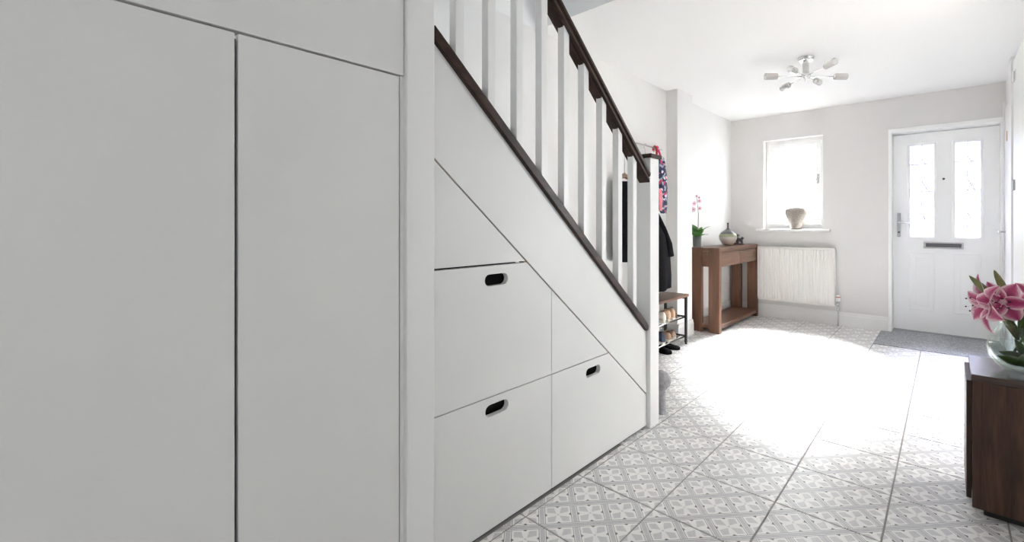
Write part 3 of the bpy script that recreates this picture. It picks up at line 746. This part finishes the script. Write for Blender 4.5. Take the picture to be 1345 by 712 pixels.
# ================================================================ COATS ON THE RAIL
RL = thing('coat_rail', (-1.93, 3.1, 1.71), 'thin dark metal coat rail on the left wall behind the newel', 'rail')
MB().tube([(-1.93, 3.03, 1.711), (-1.93, 3.56, 1.711)], .006, 10).build('bar', M['steel'], RL, smooth=True)
for y in (3.06, 3.54):
    MB().tube([(-2.0, y, 1.711), (-1.93, y, 1.711)], .006, 8).lathe([(.018, 0), (.018, .004), (0, .004)], (-2.0, y, 1.711), 14, Matrix.Rotation(PI/2, 3, 'Y')).build('bracket', M['steel'], RL)
def drape(rings, mat, name, parent, folds=7, amp=.15, seg=48, ph=0.0):
    """hanging cloth: rings of (z, cx, cy, rx, ry)"""
    vs = []; fs = []; m = len(rings)
    for i, (z, cx, cy_, rx, ry) in enumerate(rings):
        a = amp*(i/(m-1))**.7
        for k in range(seg):
            t = 2*PI*k/seg; f = 1+a*math.sin(folds*t+ph+i*.25)+a*.5*math.sin(folds*1.7*t+2*ph-i*.4)
            vs.append((cx+rx*math.cos(t)*f, cy_+ry*math.sin(t)*(1+(f-1)*.4), z+.006*math.sin(3*t+ph)))
    for i in range(m-1):
        for k in range(seg):
            k2 = (k+1) % seg; fs.append((i*seg+k, i*seg+k2, (i+1)*seg+k2, (i+1)*seg+k))
    fs.append(tuple(range(seg))); fs.append(tuple((m-1)*seg+k for k in range(seg-1, -1, -1)))
    return MB().add(vs, fs).build(name, mat, parent, smooth=True)
def hook(y, parent, x=-1.93, z=1.711, drop=1.5, name='hook', mat=None):
    return MB().tube([(x+.010, y, z-.004), (x+.008, y, z+.010), (x-.004, y, z+.013), (x-.013, y, z+.002), (x-.008, y, z-.016), (x, y, z-.03), (x, y, drop)], .0028, 8).build(name, mat or M['steel'], parent, smooth=True)
C1 = thing('coat', (-1.90, 3.27, 1.711), 'long black coat hanging from the rail over the shoe bench', 'coat')
hook(3.27, C1, drop=1.50)
drape([(1.54, -1.945, 3.25, .015, .03), (1.51, -1.945, 3.25, .03, .08), (1.45, -1.942, 3.25, .036, .11), (1.32, -1.94, 3.255, .038, .12), (1.20, -1.938, 3.27, .040, .14), (1.08, -1.92, 3.30, .055, .165), (.95, -1.89, 3.34, .08, .185), (.78, -1.885, 3.36, .085, .195), (.62, -1.885, 3.37, .09, .20), (.505, -1.885, 3.37, .09, .20)], M['rubber'], 'coat_body', C1, 6, .10)
MB().tube([(-1.92, 3.36, 1.20), (-1.89, 3.39, 1.10), (-1.86, 3.43, 1.0), (-1.83, 3.48, .88), (-1.82, 3.50, .78)], [.030, .040, .042, .038, .034], 12).build('sleeve', M['rubber'], C1, smooth=True)
C2 = thing('coat', (-1.90, 2.93, 1.711), 'short black jacket on a wooden hanger behind the lowest spindles', 'coat')
hook(2.96, C2, drop=1.44)
MB().tube([(-2.0, 2.96, 1.70), (-1.93, 2.96, 1.709), (-1.915, 2.96, 1.722)], .004, 8).build('wall_hook', M['steel'], C2, smooth=True)
MB().tube([(-1.93, 2.83, 1.375), (-1.93, 2.89, 1.415), (-1.93, 2.96, 1.435), (-1.93, 3.03, 1.415), (-1.93, 3.09, 1.375)], [.010, .016, .020, .016, .010], 10).build('hanger', M['hanger'], C2, smooth=True, label='brown wooden hanger')
drape([(1.385, -1.93, 2.96, .02, .05), (1.37, -1.92, 2.96, .05, .11), (1.30, -1.91, 2.96, .07, .135), (1.10, -1.905, 2.96, .075, .14), (.90, -1.90, 2.96, .08, .145), (.775, -1.90, 2.96, .08, .145)], M['rubber'], 'jacket_body', C2, 5, .10, ph=1.0)
# patterned bag with pink and red handles
BG = thing('hanging_bag', (-1.85, 3.42, 1.6), 'navy floral cloth bag with pink loop handle hanging from the rail', 'bag')
drape([(1.62, -1.86, 3.415, .014, .03), (1.60, -1.857, 3.42, .022, .046), (1.48, -1.853, 3.425, .028, .062), (1.35, -1.85, 3.43, .030, .060), (1.22, -1.85, 3.43, .028, .056), (1.15, -1.85, 3.435, .018, .040)], M['floral'], 'bag_body', BG, 5, .10, ph=.5)
def loop(y, r, parent, mat, z=1.69, x=-1.93):
    return MB().tube([(x+r*.35*math.sin(a)*1.0+.01, y+r*math.cos(a), z+r*1.15*math.sin(a)) for a in [PI*k/12 for k in range(13)]]+[], .0055, 8)
lp1 = MB().tube([(-1.86, 3.41, 1.61), (-1.89, 3.43, 1.67), (-1.918, 3.455, 1.712), (-1.93, 3.475, 1.732), (-1.938, 3.505, 1.730), (-1.935, 3.515, 1.70), (-1.90, 3.49, 1.64), (-1.86, 3.44, 1.61)], .006, 8).build('handle', M['pink'], BG, smooth=True, label='bright pink loop handle')
UB = thing('plastic_hook', (-1.93, 3.435, 1.7), 'red plastic hook on the coat rail beside the pink bag handle', 'hook')
MB().tube([(-1.912, 3.435, 1.64), (-1.912, 3.435, 1.69), (-1.916, 3.435, 1.715), (-1.93, 3.435, 1.727), (-1.947, 3.435, 1.712), (-1.945, 3.435, 1.69)], .010, 10).build('hook', M['red'], UB, smooth=True)
SCF = thing('scarf', (-1.83, 3.34, 1.26), 'soft pink scarf end hanging over the front of the long black coat', 'scarf')
drape([(1.35, -1.835, 3.335, .010, .02), (1.32, -1.83, 3.34, .014, .030), (1.25, -1.83, 3.345, .014, .032), (1.17, -1.83, 3.35, .010, .024)], plain('pink_cloth', (.75, .25, .30), .9, noise=.2, nscale=50), 'scarf_end', SCF, 5, .12)

# ================================================================ DOOR STOP
PS = thing('door_stop', (-1.232, 2.26, 0), 'grey plush ball topped post standing behind the newel post', 'door stop')
MB().lathe([(.030, 0), (.032, .006), (.030, .02), (.028, .13), (.026, .15)], (-1.236, 2.26, 0), 24).build('stem', M['plush'], PS, smooth=True)
MB().lathe([(.012, .128), (.035, .138), (.052, .158), (.058, .182), (.053, .205), (.037, .226), (.012, .236), (0, .237)], (-1.233, 2.26, 0), 32).build('ball', M['plush'], PS, smooth=True)

# ================================================================ CEILING LIGHT
CL = thing('ceiling_light', (-.803, 3.675, H), 'chrome six-arm ceiling light with glass cylinder shades', 'lamp')
lx, ly = -.803, 3.675
MB().lathe([(.058, 0), (.058, -.006), (.052, -.022), (.044, -.026), (0, -.026)], (lx, ly, H), 40).build('ceiling_plate', M['chrome'], CL, smooth=False, bevel=.002)
MB().lathe([(.021, -.026), (.021, -.048), (0, -.048)], (lx, ly, H), 28).build('collar', M['chrome'], CL, smooth=False)
MB().lathe([(.0215, -.046), (.0225, -.05), (.0225, -.118), (.0215, -.12), (0, -.12)], (lx, ly, H), 28).build('stem', plain('frosted_stem', (.72, .71, .69), .5, noise=.1, nscale=90), CL, smooth=False)
MB().lathe([(.020, -.118), (.030, -.124), (.033, -.138), (.027, -.152), (.012, -.158), (.008, -.162), (.009, -.172), (.004, -.178), (0, -.178)], (lx, ly, H), 28).build('hub', M['chrome'], CL, smooth=True)
hc = Vector((lx, ly, H-.140))
for ang, dz in ((40, .0), (-140, .0), (-43, .004), (137, .002), (-96, -.016), (84, .022)):
    a = math.radians(ang); d = Vector((math.cos(a), math.sin(a), dz/.3)).normalized()
    ar = MB().tube([hc+d*.015, hc+d*.215], .0033, 8).build('arm', M['chrome'], CL, smooth=True)
    rot = Vector((0, 0, 1)).rotation_difference(d).to_matrix()
    MB().lathe([(.004, 0), (.009, .004), (.011, .014), (.011, .026), (0, .026)], hc+d*.208, 16, rot).build('lamp_holder', M['chrome'], ar, smooth=False)
    MB().lathe([(.010, .006), (.0225, .008), (.0235, .014), (.0235, .098), (.0215, .098), (.0215, .016), (.010, .010)], hc+d*.205, 24, rot).build('shade', M['shade'], ar, smooth=False)
    MB().lathe([(.004, .026), (.005, .03), (.005, .052), (.0, .056)], hc+d*.208, 10, rot).build('bulb', M['white_cer'], ar, smooth=True)

# ================================================================ LOW CABINET
CB = thing('low_cabinet', (.22, 2.35, 0), 'small dark walnut cabinet at the right with the lilies on top', 'cabinet')
cx0, cx1, cy0, cy1, cz0, cz1 = .068, .385, 2.19, 2.502, .030, .513
B(cx0+.002, cx1, cy0, cy0+.02, cz0, cz1-.024).build('side_panel', M['walnut_v'], CB, bevel=.001)
B(cx0+.002, cx1, cy1-.02, cy1, cz0, cz1-.024).build('side_panel', M['walnut_v'], CB, bevel=.001)
B(cx0-.001, cx1, cy0-.001, cy1+.001, cz1-.023, cz1).build('cabinet_top', M['walnut_h'], CB, bevel=.001)
B(cx0+.004, cx1, cy0+.021, cy1-.021, cz0, cz0+.02).build('base', M['walnut_h'], CB)
B(cx1-.012, cx1-.002, cy0+.021, cy1-.021, cz0+.02, cz1-.024).build('back_panel', M['walnut_v'], CB)
B(cx0-.014, cx0+.001, cy0+.024, cy1-.024+.02, cz0+.02, cz1-.030).build('door', M['walnut_v'], CB, bevel=.0015)
B(cx0+.035, cx1-.02, cy0+.03, cy1-.03, 0, cz0).build('plinth_shade', M['dark'], CB)  # recessed plinth of the cabinet, coloured shade black

# ---------------------------------------------------------------- glass bowl of lilies
bx, by, bz = .213, 2.345, cz1
GBL = thing('glass_bowl', (bx, by, bz), 'round clear glass bowl vase of water on the dark cabinet', 'vase')
outer = [(.030, 0), (.048, .003), (.075, .022), (.093, .050), (.099, .082), (.094, .115), (.078, .145), (.064, .162), (.062, .172)]
inner = [(r-.003, z+.002) for r, z in reversed(outer)]
MB().lathe(outer+inner+[(0.0, .006)], (bx, by, bz), 56).build('bowl', M['bowl'], GBL, smooth=True)
MB().lathe([(0, .0075), (.040, .008), (.071, .026), (.088, .052), (.0935, .080), (.092, .100), (0, .100)], (bx, by, bz), 48).build('water', M['water'], GBL, smooth=True)

LY = thing('lily_bouquet', (bx, by, bz+.02), 'pink lilies with long buds and green leaves in the glass bowl', 'flowers')
def stem(p, r=.0045): return MB().tube(p, r, 8).build('stem', M['stem'], LY, smooth=True)
fc = Vector((.142, 2.305, .742))
stem([(bx+.03, by+.03, bz+.02), (bx+.01, by, bz+.10), (bx-.02, by-.01, bz+.17), fc+Vector((.01, .01, -.01))])
stem([(bx-.04, by+.02, bz+.02), (bx, by, bz+.12), (bx+.0, by-.01, bz+.20), (bx+.015, by-.02, bz+.285)])
stem([(bx+.02, by-.03, bz+.02), (bx+.02, by, bz+.14), (bx+.06, by+.0, bz+.24)])
# one open lily facing the room and the lens, six recurved petals
def lily(c, axis, L, W, open_, roll, parent, sizes=(1, 1, 1, 1, 1, 1), curls=None):
    ax = Vector(axis).normalized(); u = Vector((0, 0, 1)); s = ax.cross(u).normalized(); u = s.cross(ax)
    fl_ = MB().lathe([(.004, 0), (.010, .010), (.011, .03), (.0, .035)], c-ax*.012, 12, Vector((0, 0, 1)).rotation_difference(ax).to_matrix()).build('lily_flower', M['petal'], parent, smooth=True)
    for k in range(6):
        a = roll+2*PI*k/6; rad = math.cos(a)*s+math.sin(a)*u; o_ = open_+(.12 if k % 2 else -.05)
        d = ax*math.cos(o_)+rad*math.sin(o_)
        blade(c+rad*.004, d, L*sizes[k], W*(1.15 if k % 2 else .85), (curls[k] if curls else -1.1), M['petal'], 'petal', fl_, nseg=12, cup=.35, up=tuple(ax), wave=.04, thick=.0012, base=.45)
    for k in range(5):
        a = roll+.4+2*PI*k/5; rad = math.cos(a)*s+math.sin(a)*u
        e = c+ax*L*.62+rad*L*.22
        st = MB().tube([c, c+ax*L*.35+rad*L*.07, e], [.0014, .0012, .001], 6).build('stamen', M['orchid'], fl_, smooth=True)
        MB().tube([e-s*.005, e, e+s*.005], [.0012, .0030, .0012], 8).build('anther', M['anther'], st, smooth=True)
    return fl_
lily(fc+Vector((-.010, 0, .014)), (-.85, -.35, .0), .120, .050, .72, .30, LY, (1.0, 1, 1.05, 1.05, .95, .9), (-1.2, -.8, -1.3, -1.0, -1.5, -.9))
lily(fc+Vector((.016, -.008, .032)), (-.05, -.80, -.05), .085, .046, .85, 1.0, LY, (1, .9, 1.1, 1, .9, 1.0), (-1.6, -1.2, -.6, -1.4, -1.0, -1.8))
lily(Vector((.232, 2.35, .775)), (.55, -.55, .45), .075, .040, .7, .1, LY)
def bud(p, tip, r, label=None):
    a, b_ = Vector(p), Vector(tip); d = b_-a
    pts = [a+d*t for t in (0, .08, .25, .5, .75, .92, 1)]
    return MB().tube(pts, [r*.35, r*.6, r*.92, r, r*.75, r*.4, r*.08], 10).build('bud', M['bud'], LY, smooth=True, label=label)
bud((.146, 2.30, .768), (.064, 2.285, .862), .0135, 'long olive green bud pointing up to the left')
bud((.172, 2.32, .790), (.135, 2.32, .885), .0125, 'olive green bud standing up behind the flower')
stem([(.146, 2.30, .768), (.165, 2.31, .73), (.19, 2.33, .69)], .0035)
for b0, d, L, W, curl, tw in (((.205, 2.33, .64), (.2, -.3, 1), .17, .028, .5, .3), ((.225, 2.33, .62), (.7, -.3, .75), .15, .032, -.6, 0), ((.20, 2.33, .63), (-.3, .5, .9), .13, .03, -.5, 0),
        ((.22, 2.30, .60), (.45, -.6, .6), .14, .040, -.9, .4), ((.205, 2.34, .66), (.35, -.1, .9), .13, .022, -.3, 1.2), ((.23, 2.33, .66), (.8, -.5, .25), .12, .035, -.6, -.4),
        ((.24, 2.30, .62), (.9, -.35, -.1), .12, .045, -.5, .2), ((.21, 2.32, .68), (.5, -.5, .9), .12, .024, -.8, -.8)):
    blade(b0, d, L, W, curl, M['lily_leaf'], 'leaf', LY, cup=.3, twist=tw)
# leaves inside the bowl, against the glass
for b0, d, L, W, curl, tw in (((.220, 2.33, .555), (-.9, -.35, .55), .095, .034, -.4, .9), ((.225, 2.31, .545), (-.75, -.3, .12), .09, .036, .5, 1.0), ((.235, 2.32, .56), (-.55, -.5, .9), .10, .03, .2, .8),
        ((.225, 2.30, .60), (.1, -.6, .9), .10, .04, -.4, .6), ((.24, 2.29, .55), (.5, -.35, .9), .10, .045, .3, -.4), ((.22, 2.30, .54), (-.1, -.5, .35), .06, .05, .9, .3)):
    blade(b0, d, L, W, curl, M['lily_leaf'], 'leaf', LY, cup=.3, twist=tw)
